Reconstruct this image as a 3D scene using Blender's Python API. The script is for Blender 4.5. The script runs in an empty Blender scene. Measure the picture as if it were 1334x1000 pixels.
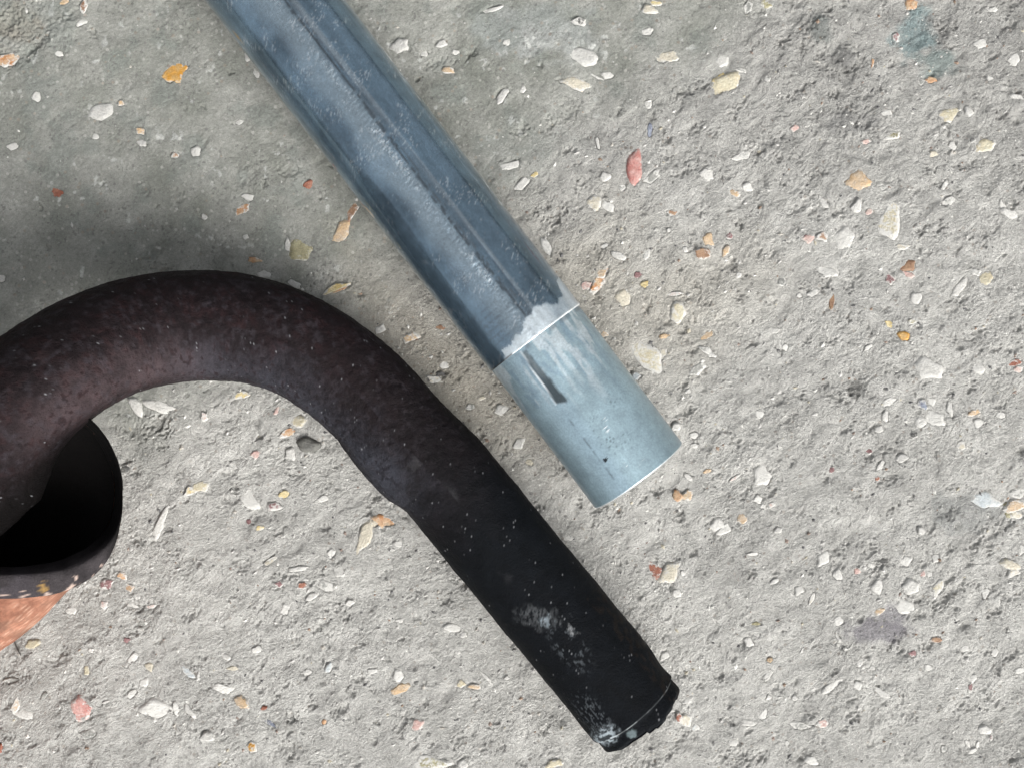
import bpy, math, random
import numpy as np
from mathutils import Vector

random.seed(7)
RNG = np.random.default_rng(11)
SC = bpy.context.scene
COL = SC.collection

# ------------------------------------------------------------------ camera, sky, sun, exposure
D = 0.45                      # camera height above the slab, metres
W = 0.347                     # width of slab in view
S = W / 1334.0                # metres per photo pixel on the slab
cam_d = bpy.data.cameras.new("camera"); cam = bpy.data.objects.new("camera", cam_d)
COL.objects.link(cam)
cam.location = (0, 0, D); cam.rotation_euler = (0, 0, 0)
cam_d.sensor_width = 36; cam_d.lens = 36 * D / W
cam_d.clip_start = 0.01; cam_d.clip_end = 50
SC.camera = cam

SUN_EL, SUN_AZ = math.radians(41), math.radians(-37)      # azimuth measured from image-bottom (-y)
world = bpy.data.worlds.new("World"); SC.world = world; world.use_nodes = True
wn = world.node_tree; bg = wn.nodes["Background"]
sky = wn.nodes.new("ShaderNodeTexSky"); sky.sky_type = 'NISHITA'; sky.sun_disc = False
sky.sun_elevation = SUN_EL; sky.sun_rotation = math.pi + SUN_AZ
sky.air_density = 1.0; sky.dust_density = 7.0; sky.ozone_density = 1.0
hs = wn.nodes.new("ShaderNodeHueSaturation"); hs.inputs["Saturation"].default_value = 0.16      # thin overcast
wn.links.new(sky.outputs[0], hs.inputs["Color"]); wn.links.new(hs.outputs[0], bg.inputs[0]); bg.inputs[1].default_value = 0.088

sd = bpy.data.lights.new("sun", 'SUN'); sun = bpy.data.objects.new("sun", sd); COL.objects.link(sun)
sd.energy = 1.5; sd.angle = math.radians(34); sd.color = (1.0, 0.97, 0.93)
ldir = Vector((math.sin(-SUN_AZ) * math.cos(SUN_EL), -math.cos(SUN_AZ) * math.cos(SUN_EL), math.sin(SUN_EL)))
sun.rotation_euler = ldir.to_track_quat('Z', 'Y').to_euler()
sun.location = ldir * 2

SC.view_settings.view_transform = 'Standard'; SC.view_settings.look = 'None'
SC.view_settings.gamma = 1; SC.view_settings.exposure = 0.90

# ------------------------------------------------------------------ helpers
def P(px, py, z=0.0):
    k = S * (D - z) / D
    return np.array([(px - 667) * k, (500 - py) * k, z])

_T = [np.random.default_rng(100 + i).random((512, 512)) * 2 - 1 for i in range(6)]
def vn(x, y, seed=0):
    t = _T[seed % 6]; ox, oy = (seed * 37) % 511, (seed * 91) % 509
    xi = np.floor(x).astype(np.int64); yi = np.floor(y).astype(np.int64)
    fx = x - xi; fy = y - yi
    fx = fx * fx * fx * (fx * (fx * 6 - 15) + 10); fy = fy * fy * fy * (fy * (fy * 6 - 15) + 10)
    a = (xi + ox) & 511; b = (yi + oy) & 511; a1 = (a + 1) & 511; b1 = (b + 1) & 511
    return (t[a, b] * (1 - fx) + t[a1, b] * fx) * (1 - fy) + (t[a, b1] * (1 - fx) + t[a1, b1] * fx) * fy
def fbm(x, y, sc, octv=3, seed=0, gain=.5):
    r = 0; a = 1.0; n = 0
    for i in range(octv):
        ca, sa = math.cos(i * 1.1), math.sin(i * 1.1)
        r = r + a * vn((x * ca - y * sa) / sc, (x * sa + y * ca) / sc, seed + i * 7); n += a; a *= gain; sc *= .5
    return r / n
def ss(e0, e1, x):
    t = np.clip((x - e0) / (e1 - e0), 0, 1); return t * t * (3 - 2 * t)
def mix(a, b, t):
    t = np.asarray(t)[..., None]; return a * (1 - t) + np.asarray(b) * t

def mesh_obj(name, V, F, mats, parent=None, smooth=True, attrs=None, matidx=None):
    me = bpy.data.meshes.new(name)
    V = np.ascontiguousarray(V, dtype=np.float32); F = np.ascontiguousarray(F, dtype=np.int32)
    k = F.shape[1]
    me.vertices.add(len(V)); me.vertices.foreach_set("co", V.ravel())
    me.loops.add(F.size); me.loops.foreach_set("vertex_index", F.ravel())
    me.polygons.add(len(F)); me.polygons.foreach_set("loop_start", np.arange(0, F.size, k, dtype=np.int32))
    me.polygons.foreach_set("loop_total", np.full(len(F), k, dtype=np.int32))
    me.polygons.foreach_set("use_smooth", np.full(len(F), smooth))
    for m in mats: me.materials.append(m)
    if matidx is not None: me.polygons.foreach_set("material_index", matidx)
    me.update(calc_edges=True)
    for an, av in (attrs or {}).items():
        if av.ndim == 2:
            a = me.attributes.new(an, 'FLOAT_COLOR', 'POINT')
            c = np.ones((len(av), 4), np.float32); c[:, :3] = av; a.data.foreach_set("color", c.ravel())
        else:
            a = me.attributes.new(an, 'FLOAT', 'POINT'); a.data.foreach_set("value", av.astype(np.float32))
    o = bpy.data.objects.new(name, me); COL.objects.link(o)
    if parent: o.parent = parent
    return o

class NT:
    def __init__(s, name):
        s.m = bpy.data.materials.new(name); s.m.use_nodes = True; s.t = s.m.node_tree
        s.b = s.t.nodes["Principled BSDF"]
    def n(s, typ, **kw):
        nd = s.t.nodes.new(typ)
        for k, v in kw.items(): setattr(nd, k, v)
        return nd
    def l(s, a, b): s.t.links.new(a, b)
    def attr(s, name):
        a = s.n("ShaderNodeAttribute"); a.attribute_name = name; return a
    def pos(s):
        return s.n("ShaderNodeNewGeometry").outputs["Position"]
    def noise(s, scale, detail=3, rough=.6, vec=None, stretch=None, rot=0):
        nd = s.n("ShaderNodeTexNoise"); nd.inputs["Scale"].default_value = scale
        nd.inputs["Detail"].default_value = detail; nd.inputs["Roughness"].default_value = rough
        v = vec if vec is not None else s.pos()
        if stretch:
            mp = s.n("ShaderNodeMapping"); mp.inputs["Scale"].default_value = stretch
            mr = s.n("ShaderNodeMapping"); mr.inputs["Rotation"].default_value = (0, 0, rot)
            s.l(v, mr.inputs[0]); s.l(mr.outputs[0], mp.inputs[0]); v = mp.outputs[0]
        s.l(v, nd.inputs["Vector"]); return nd.outputs["Fac"]
    def ramp(s, fac, lo, hi, a=0.0, b=1.0):
        r = s.n("ShaderNodeMapRange"); r.inputs[1].default_value = lo; r.inputs[2].default_value = hi
        r.inputs[3].default_value = a; r.inputs[4].default_value = b; s.l(fac, r.inputs[0]); return r.outputs[0]
    def math(s, op, a, b=None):
        m = s.n("ShaderNodeMath", operation=op)
        for i, v in enumerate((a, b)):
            if v is None: continue
            if isinstance(v, (int, float)): m.inputs[i].default_value = v
            else: s.l(v, m.inputs[i])
        return m.outputs[0]
    def mixc(s, fac, a, b, mode='MIX'):
        m = s.n("ShaderNodeMix", data_type='RGBA', blend_type=mode)
        if isinstance(fac, (int, float)): m.inputs[0].default_value = fac
        else: s.l(fac, m.inputs[0])
        for i, v in ((6, a), (7, b)):
            if isinstance(v, tuple): m.inputs[i].default_value = (*v, 1)
            else: s.l(v, m.inputs[i])
        return m.outputs[2]
    def bump(s, h, dist, strength=1.0, prev=None):
        b = s.n("ShaderNodeBump"); b.inputs["Distance"].default_value = dist; b.inputs["Strength"].default_value = strength
        s.l(h, b.inputs["Height"])
        if prev: s.l(prev, b.inputs["Normal"])
        return b.outputs[0]

# ------------------------------------------------------------------ materials
CEM = (0.530, 0.526, 0.500)
def concrete_nodes(t, base):
    n1 = t.noise(900, 4, .65); n2 = t.noise(160, 4, .6); n3 = t.noise(2600, 2, .5)
    c = t.mixc(t.ramp(n1, .3, .7), base, (0.62, 0.62, 0.60), 'OVERLAY')
    v = t.math('MULTIPLY', t.ramp(n1, .25, .75, .80, 1.20), t.ramp(n2, .3, .7, .88, 1.12))
    v = t.math('MULTIPLY', v, t.ramp(n3, .3, .7, .84, 1.14))
    c = t.n("ShaderNodeVectorMath", operation='SCALE')
    t.l(base, c.inputs[0]); t.l(v, c.inputs["Scale"]); col = c.outputs[0]
    vo = t.n("ShaderNodeTexVoronoi"); vo.inputs["Scale"].default_value = 650; t.l(t.pos(), vo.inputs["Vector"])
    sel = t.n("ShaderNodeSeparateColor"); t.l(vo.outputs["Color"], sel.inputs[0])
    inside = t.ramp(vo.outputs["Distance"], .30, .42, 1, 0)
    white = t.math('MULTIPLY', t.ramp(sel.outputs[0], .90, .93), inside)
    dark = t.math('MULTIPLY', t.ramp(sel.outputs[1], .93, .95), inside)
    brown = t.math('MULTIPLY', t.ramp(sel.outputs[2], .96, .97), inside)
    col = t.mixc(t.math('MULTIPLY', white, .28), col, (.60, .59, .55))
    col = t.mixc(t.math('MULTIPLY', dark, .55), col, (.13, .13, .125))
    col = t.mixc(t.math('MULTIPLY', brown, .35), col, (.27, .21, .16))
    return col, n1, n3

def make_concrete():
    t = NT("weathered_concrete")
    base = t.attr("Col").outputs["Color"]
    col, n1, n3 = concrete_nodes(t, base)
    t.l(col, t.b.inputs["Base Color"])
    t.b.inputs["Roughness"].default_value = .88
    t.b.inputs["Specular IOR Level"].default_value = .25
    rgh = t.attr("Rough").outputs["Fac"]
    a = t.noise(1300, 4, .72, stretch=(1, 1.4, 1), rot=math.radians(-38))
    b = t.noise(3300, 2, .6)
    h = t.math('ADD', a, t.math('MULTIPLY', b, .65))
    h = t.math('MULTIPLY', h, rgh)
    t.l(t.bump(h, .0011, 1.0), t.b.inputs["Normal"])
    return t.m

def make_stone(name, c1, c2, rough=.5, dust=.35):
    t = NT(name)
    n = t.noise(320, 4, .6); f = t.noise(1800, 3, .6)
    col = t.mixc(t.ramp(n, .38, .62), c1, c2)
    v = t.n("ShaderNodeVectorMath", operation='SCALE'); t.l(col, v.inputs[0])
    t.l(t.ramp(f, .3, .7, .74, 1.14), v.inputs["Scale"])
    rim = t.attr("Rim").outputs["Fac"]
    d = t.noise(700, 4, .7)
    orn = t.ramp(t.n("ShaderNodeObjectInfo").outputs["Random"], 0, 1, -.06, .20)
    dm = t.ramp(t.math('ADD', t.math('ADD', d, orn), t.math('MULTIPLY', rim, .20)), .76 - dust * .45, .90 - dust * .45)
    col = t.mixc(dm, v.outputs[0], CEM)
    t.l(col, t.b.inputs["Base Color"])
    t.l(t.ramp(dm, 0, 1, rough, .9), t.b.inputs["Roughness"])
    t.b.inputs["Specular IOR Level"].default_value = .3
    t.l(t.bump(t.math('ADD', t.noise(900, 3, .6), t.math('MULTIPLY', f, .4)), .0004, .8), t.b.inputs["Normal"])
    return t.m

M_CON = make_concrete()
SM = {
 'w': make_stone("white_chalk_stone", (.545, .54, .515), (.47, .465, .44), .8, .45),
 'l': make_stone("pale_grey_stone", (.54, .535, .51), (.49, .485, .46), .8, .62),
 'c': make_stone("cream_stone", (.54, .50, .41), (.47, .44, .36), .6, .30),
 'Y': make_stone("cream_yellow_stone", (.50, .47, .36), (.47, .42, .30), .5, .30),
 'y': make_stone("yellow_quartz_stone", (.50, .39, .17), (.60, .52, .32), .4, .28),
 'a': make_stone("amber_flint_stone", (.55, .27, .04), (.50, .33, .14), .35, .15),
 'o': make_stone("orange_flint_stone", (.40, .19, .08), (.50, .38, .26), .45, .22),
 't': make_stone("tan_flint_stone", (.52, .37, .22), (.46, .38, .29), .45, .22),
 'b': make_stone("brown_flint_stone", (.24, .14, .09), (.34, .22, .14), .4, .25),
 'R': make_stone("brick_red_stone", (.24, .085, .055), (.33, .16, .11), .5, .18),
 'r': make_stone("rose_red_stone", (.40, .17, .15), (.50, .32, .29), .6, .20),
 'p': make_stone("pink_stone", (.50, .32, .29), (.52, .42, .38), .6, .38),
 'm': make_stone("maroon_stone", (.16, .085, .085), (.27, .16, .16), .35, .22),
 'g': make_stone("grey_flint_stone", (.22, .225, .21), (.30, .30, .28), .5, .42),
 'd': make_stone("dark_flint_stone", (.07, .07, .068), (.14, .14, .13), .4, .32),
 'k': make_stone("dark_grey_pebble", (.13, .13, .12), (.17, .17, .155), .6, .10),
 's': make_stone("slate_blue_stone", (.12, .13, .17), (.27, .30, .36), .35, .20),
 'i': make_stone("ice_blue_stone", (.40, .44, .46), (.47, .50, .50), .45, .42),
 'v': make_stone("olive_stone", (.24, .22, .13), (.36, .34, .22), .5, .28),
}

# ------------------------------------------------------------------ list of stones seen in the slab; a few dark ones paint shaded hollows
# px, py, length, width, angle (degrees, up-right positive), kind
ST = """521 60 26 18 20 w|575 57 16 10 10 w|553 70 10 8 0 l|640 13 30 5 18 l|585 92 18 9 -10 t|593 68 10 7 0 l|660 56 11 8 0 w
681 117 10 10 0 w|655 125 26 11 55 l|755 28 19 11 0 d|763 73 35 22 -20 w|752 109 38 14 -22 c|869 74 28 13 0 c|777 100 18 3 -28 w
846 12 20 12 -10 c|853 4 16 8 0 y|844 42 14 12 0 l|844 136 14 10 80 l|779 186 18 4 -75 w|847 170 22 8 85 s|792 98 14 10 0 l
945 111 42 24 20 Y|938 106 22 14 35 y|940 80 16 14 0 w|975 9 16 9 80 g|998 5 18 10 -30 v|966 92 14 5 -10 g|1000 103 8 8 0 g|1036 167 14 8 20 p
1187 5 16 14 0 o|1167 48 10 10 0 m|1137 82 14 4 80 o|1215 104 17 9 -5 o|1201 107 8 8 0 g|1238 149 26 20 40 Y|1262 145 12 12 0 w|1155 147 14 10 0 l
1164 177 20 12 15 v|1128 185 14 8 0 p|1278 57 20 14 0 w|1322 77 18 16 90 l|1290 103 9 9 0 l|1327 127 20 9 -20 w|1282 190 28 15 10 Y|1295 12 12 8 0 l|1242 190 14 11 90 l
664 216 26 12 10 w|680 240 20 12 40 l|697 228 10 6 20 y|827 222 46 17 -85 r|788 231 16 12 -25 w|810 245 10 9 40 g|851 230 26 10 35 g|775 265 22 18 -10 c|793 268 14 18 60 l
712 321 28 11 -65 w|804 333 22 10 -25 w|788 320 10 5 20 l|780 366 36 13 52 o|784 356 16 10 50 t|764 372 13 12 10 p|774 378 12 7 60 c|843 331 14 8 60 l|831 358 12 8 40 m|840 370 14 8 20 y
812 388 22 20 0 c|880 383 22 6 5 p|876 277 12 7 10 b|892 325 8 8 0 w|871 300 6 6 0 w|923 313 20 16 -60 t|922 307 14 5 0 m|916 331 24 14 -8 b|951 308 9 8 80 m|946 326 18 9 60 t
920 228 20 15 -50 w|957 251 18 8 -20 t|975 243 14 12 0 w|967 203 24 10 15 g|1053 311 16 12 40 p|1049 309 9 5 70 m|1072 308 15 12 0 b|1072 263 18 8 -50 w|1020 368 12 11 0 g|1084 393 20 8 78 b|1083 396 12 6 80 o|1030 276 10 8 30 g
1101 310 28 22 60 w|963 358 9 6 50 w|1078 355 24 12 -10 l|1060 382 16 8 30 w|1041 385 8 8 0 w
1117 237 32 26 -35 t|1121 230 15 7 -25 b|1116 268 20 12 50 w|1132 276 10 8 30 p|1158 290 56 25 84 Y|1175 322 18 8 5 c|1184 346 18 12 20 b|1158 364 14 11 -60 m|1184 358 16 6 -20 p
1195 388 18 16 80 w|1250 376 32 13 58 w|1284 363 22 16 35 Y|1272 355 12 8 0 g|1315 278 26 13 -20 w|1306 268 16 7 -70 w|1232 241 14 6 60 g|1237 261 18 10 20 g|1088 355 14 12 0 l|1216 201 12 8 0 c|1208 300 5 5 0 w
884 406 24 17 75 Y|846 467 54 25 -55 Y|863 462 20 10 65 c|787 435 11 10 0 t|828 490 12 9 0 i|921 438 18 8 30 t|920 456 22 9 -20 g|928 463 14 6 -10 l|916 470 8 4 0 w|908 480 22 12 35 g
1010 431 14 8 15 w|1024 453 10 9 0 w|866 438 14 6 10 t|990 538 14 10 0 g|880 556 14 9 10 w|904 567 14 8 0 l|905 580 10 6 0 w|874 513 6 6 0 d|896 509 8 6 40 w
1178 437 14 12 0 a|1158 422 13 7 -30 y|1186 419 12 6 -5 v|1212 481 42 22 -25 w|1202 526 17 11 -40 s|1214 522 14 10 0 l|1198 548 17 16 0 w|1219 546 26 20 -20 l|1145 559 15 11 10 w|1238 531 18 8 -80 l|1153 541 16 9 80 l|1157 523 20 12 20 l
1275 479 22 12 -5 w|1322 473 19 9 15 R|1326 481 15 8 10 p|1269 537 17 9 10 t|1275 551 16 14 0 l|1191 566 10 8 0 d|1130 453 14 5 30 w|1303 540 14 10 0 l|1133 588 9 8 20 m|1175 597 18 10 20 w|1252 580 12 12 0 c
883 645 14 12 -60 o|895 645 18 10 10 t|897 621 14 7 -40 w|922 613 14 6 10 t|918 632 8 8 30 g|993 620 26 22 60 l|988 650 14 12 0 l|968 676 14 13 0 t|934 684 18 14 30 l|944 689 22 14 35 w|994 659 9 9 0 l|1013 690 12 8 20 w
853 743 30 15 -68 R|873 746 30 22 60 c|882 771 12 12 0 w|889 746 7 7 0 w|980 721 17 5 5 l|1008 757 13 6 30 w|1040 769 14 12 -20 l|1057 780 19 6 65 c|1083 611 9 8 40 m|957 622 15 4 35 p|1005 657 9 7 0 p|1072 727 20 15 50 l
1278 651 38 20 -8 i|1325 642 24 14 0 g|1322 658 26 16 20 t|1325 670 20 10 0 c|1313 664 22 11 -70 v|1248 684 15 11 0 g|1316 734 26 13 -15 c|1320 746 22 11 20 c|1149 730 18 8 -5 d|1142 765 20 15 80 w|1134 736 10 7 0 w|1091 748 14 14 0 l|1116 743 9 8 0 p
1187 763 22 18 20 w|1222 763 25 11 68 Y|1177 790 32 20 -20 l|1202 747 9 8 0 r|1210 747 8 7 0 w|1199 691 10 10 0 w|1146 795 14 9 20 t|1330 715 14 10 80 g|1146 607 18 8 50 l|1143 623 7 6 0 R|1283 772 16 10 80 g|1180 730 14 12 0 l|1218 727 12 8 80 w
884 933 13 9 80 R|893 938 17 14 0 c|906 948 12 10 20 i|896 912 14 7 30 w|976 836 15 10 -20 w|985 812 13 5 5 v|969 813 8 7 0 d|1003 859 9 7 0 t|1000 880 18 8 50 g|1082 894 30 11 32 w|1002 908 8 6 40 w|1036 909 9 8 0 w|1008 932 9 3 0 w
975 941 18 8 -5 w|995 930 18 9 70 l|1043 945 30 9 -10 g|955 967 12 10 0 w|1025 967 8 7 0 l|1058 991 18 12 -30 w|866 855 18 9 35 l|1072 941 16 12 0 p|885 848 14 5 -75 g
1092 808 14 13 0 l|1092 831 13 5 -55 w|1118 892 11 10 0 w|1150 903 28 9 -28 w|1120 862 10 10 0 w|1137 869 8 6 0 w|1189 851 9 8 0 m|1220 833 15 7 5 b|1257 843 11 10 0 l|1296 848 14 11 60 w|1267 883 14 9 40 w|1264 895 12 5 75 m|1284 951 18 13 10 w|1292 960 11 5 80 m
1261 968 10 6 -60 w|1268 978 14 6 15 w|1274 970 10 5 70 w|1231 976 10 8 90 g|1210 869 14 8 0 l|1328 873 14 7 0 i|315 514 21 12 0 y|176 528 30 14 -60 w|206 528 36 13 -18 w|375 563 26 10 25 o|390 549 22 14 35 Y|332 592 11 10 0 p
247 640 18 12 30 y|258 634 24 13 15 Y|357 659 22 11 -8 m|370 643 15 9 10 y|323 679 8 6 60 m|338 687 13 7 20 y|208 682 42 9 68 w|325 650 26 18 -60 l|402 579 27 17 -12 k|266 542 12 9 80 p|360 535 13 5 60 p|162 611 12 10 0 d|390 524 16 6 -35 w|377 591 14 14 0 w|114 553 18 13 -40 R
474 698 40 14 68 c|486 682 20 12 30 c|498 678 24 13 -20 o|351 731 22 6 35 c|388 740 24 7 8 w|363 761 12 9 -10 m|393 762 13 9 10 R|405 777 17 8 32 w|443 745 14 12 0 w|421 649 16 9 0 l|425 764 24 13 -20 g|431 720 14 11 90 l|520 708 15 10 0 w|511 716 8 3 0 w|455 785 12 9 0 w|372 792 16 12 60 l|397 755 10 4 10 w
590 817 28 12 -10 w|604 826 11 7 20 w|520 808 12 5 0 w|519 879 15 14 0 w|523 897 24 12 20 t|596 849 8 6 0 w|634 882 24 4 -45 w|660 882 9 6 20 w|601 890 12 11 0 Y|618 894 16 8 0 t|565 856 20 3 -38 w|544 943 20 14 30 p|560 993 44 20 5 v|604 995 14 10 0 w|722 994 26 12 10 Y
64 789 21 8 18 w|93 795 14 12 0 l|138 760 16 11 10 m|158 750 14 9 -20 o|168 764 12 10 0 o|136 787 13 12 60 p|178 777 8 8 0 g|196 790 15 6 5 p|171 788 16 9 -20 g|42 838 20 12 10 Y|165 833 8 6 0 m|185 812 13 7 10 g
104 922 28 25 60 r|20 918 24 9 70 t|32 930 22 12 -10 w|0 973 14 9 80 R|113 873 12 7 80 Y|173 857 15 11 60 l|187 888 16 11 50 w|171 903 15 9 50 w|194 868 13 10 -50 c|118 954 24 13 0 g|14 887 22 7 0 g|119 846 9 6 0 w|57 906 14 6 50 g|139 913 11 3 15 w
200 923 38 22 -5 w|229 922 18 9 -75 w|246 926 22 9 -50 w|245 876 24 10 -42 i|258 880 15 4 85 w|290 895 30 11 -12 w|294 855 13 9 -20 w|303 870 17 7 0 c|313 914 22 14 -42 t|318 917 20 11 -42 o|343 922 9 5 10 R|352 942 20 7 -30 s|270 959 20 12 5 w|328 973 13 11 -30 a|335 845 15 10 10 l
428 870 14 9 80 i|421 864 12 4 85 d|485 874 14 6 10 w|422 940 8 7 70 o|401 876 13 10 0 l|228 97 30 23 45 a|218 99 14 12 30 t|132 147 31 18 18 w|8 77 28 16 0 o|110 8 18 9 75 b|83 3 12 8 30 t|75 251 16 12 -35 R|17 191 16 11 0 w|48 127 14 11 80 w
255 198 13 12 0 w|125 178 11 8 0 w|185 187 12 9 0 w|183 171 14 9 -20 t|158 135 10 8 0 t|228 203 12 6 10 b|334 96 14 7 -60 w|322 76 13 6 -65 w|106 30 14 9 20 l|76 70 12 9 0 l|312 160 10 8 30 w|402 241 14 10 50 R|315 274 26 9 32 o|323 257 14 9 -15 w|332 339 20 8 -5 o
266 283 8 8 0 w|320 309 8 6 0 w|392 326 34 24 -10 v|375 320 10 20 0 l|444 304 34 15 60 t|458 276 32 11 65 b|437 375 34 9 24 y|443 378 24 4 24 o|345 358 22 9 -10 l|385 371 18 9 -25 w|2 362 9 9 0 w|107 388 10 5 -30 w|574 427 12 6 -10 b|495 429 14 10 30 w|574 487 14 7 -10 d
566 494 20 11 -20 c|578 476 16 10 0 l|534 441 22 12 20 t|612 530 12 8 0 g|653 534 16 14 0 l|628 518 10 6 20 c|676 578 16 12 40 w|690 602 12 8 0 c|770 745 14 8 20 w|740 700 12 8 0 l""".replace("\n", "|")
STONES = [tuple(float(a) if i < 5 else a for i, a in enumerate(e.split())) for e in ST.split("|") if e.strip()]

# ------------------------------------------------------------------ the slab
def axis(lo, hi, step, far):
    core = np.arange(lo, hi + step / 2, step)
    g = [step]
    while sum(g) < far: g.append(g[-1] * 1.35)
    ext = np.cumsum(g)
    return np.concatenate([lo - ext[::-1], core, hi + ext])
gx = axis(-.181, .181, .00031, 1.2); gy = axis(-.137, .137, .00031, 1.2)
GX, GY = np.meshgrid(gx, gy, indexing='ij')
X = GX * 1000; Y = GY * 1000                    # millimetres
PX = 667 + GX / S; PY = 500 - GY / S            # photo pixels, used to look up zones

# smooth trowelled zone, upper left; everything else is rough and weathered
wob = fbm(X, Y, 30, 3, 3)
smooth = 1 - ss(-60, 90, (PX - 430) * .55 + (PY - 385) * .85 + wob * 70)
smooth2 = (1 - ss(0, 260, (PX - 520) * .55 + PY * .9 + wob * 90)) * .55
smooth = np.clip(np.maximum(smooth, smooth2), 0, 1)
rough = 1 - .80 * smooth

a = math.radians(36); XR = X * math.cos(a) + Y * math.sin(a); YR = -X * math.sin(a) + Y * math.cos(a)
wx = fbm(X, Y, 9, 2, 31) * 3; wy = fbm(X, Y, 9, 2, 35) * 3
H = fbm(X, Y, 70, 2, 1) * .9 + fbm(X, Y, 22, 2, 5) * .55
n8 = fbm(XR / 1.45 + wx, YR + wy, 5.2, 2, 9)
n3 = fbm(XR / 1.5 + wx * .5, YR + wy * .5, 1.7, 3, 15, .65)
n1 = fbm(XR / 1.25, YR, .80, 2, 21, .7)
n05 = .6 * vn(X / .62, Y / .62, 63) + .4 * vn((X + Y) / .5, (Y - X) / .5, 65)
patchy = .55 + .45 * ss(-.25, .35, fbm(X, Y, 16, 3, 27))
H += rough * (.52 * n8 + patchy * (.13 * n3 + .17 * n1 + .32 * n05))
top_ = .45 + .8 * ss(430, 120, PY)
H += rough * top_ * (.36 * fbm(X, Y, 8, 2, 92) - .42 * ss(.12, .5, fbm(XR / 1.3, YR, 5.5, 2, 94)))
# ragged terraces where the skin has flaked away
H += rough * .08 * (ss(.0, .06, n8 + .5 * n3) - .5)
H -= rough * patchy * .16 * ss(.26, .48, n3)
H -= rough * patchy * .20 * ss(.26, .46, n1)
H -= rough * .34 * ss(.34, .58, n05) * ss(-.2, .2, fbm(X, Y, 7, 2, 68))
H += smooth * (.17 * n8 + .10 * n3 + .07 * n1 + .05 * n05)

def window(cx, cy, r):
    i0, i1 = np.searchsorted(gx, [cx - r, cx + r]); j0, j1 = np.searchsorted(gy, [cy - r, cy + r])
    return slice(i0, i1), slice(j0, j1)
def stamp(cx, cy, ra, rb, ang, dep, sharp=2.0, warp=.35, sd=0):
    w = window(cx, cy, max(ra, rb) * 1.6)
    x = GX[w] - cx; y = GY[w] - cy
    if x.size == 0: return
    c, s_ = math.cos(ang), math.sin(ang)
    u = (x * c + y * s_) / ra; v = (-x * s_ + y * c) / rb
    r = np.sqrt(u * u + v * v) * (1 + warp * vn(x * 1400 + sd * 3.3, y * 1400 + sd * 1.7, sd))
    H[w] += dep * 1000 * np.clip(1 - r ** sharp, 0, 1)

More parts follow.
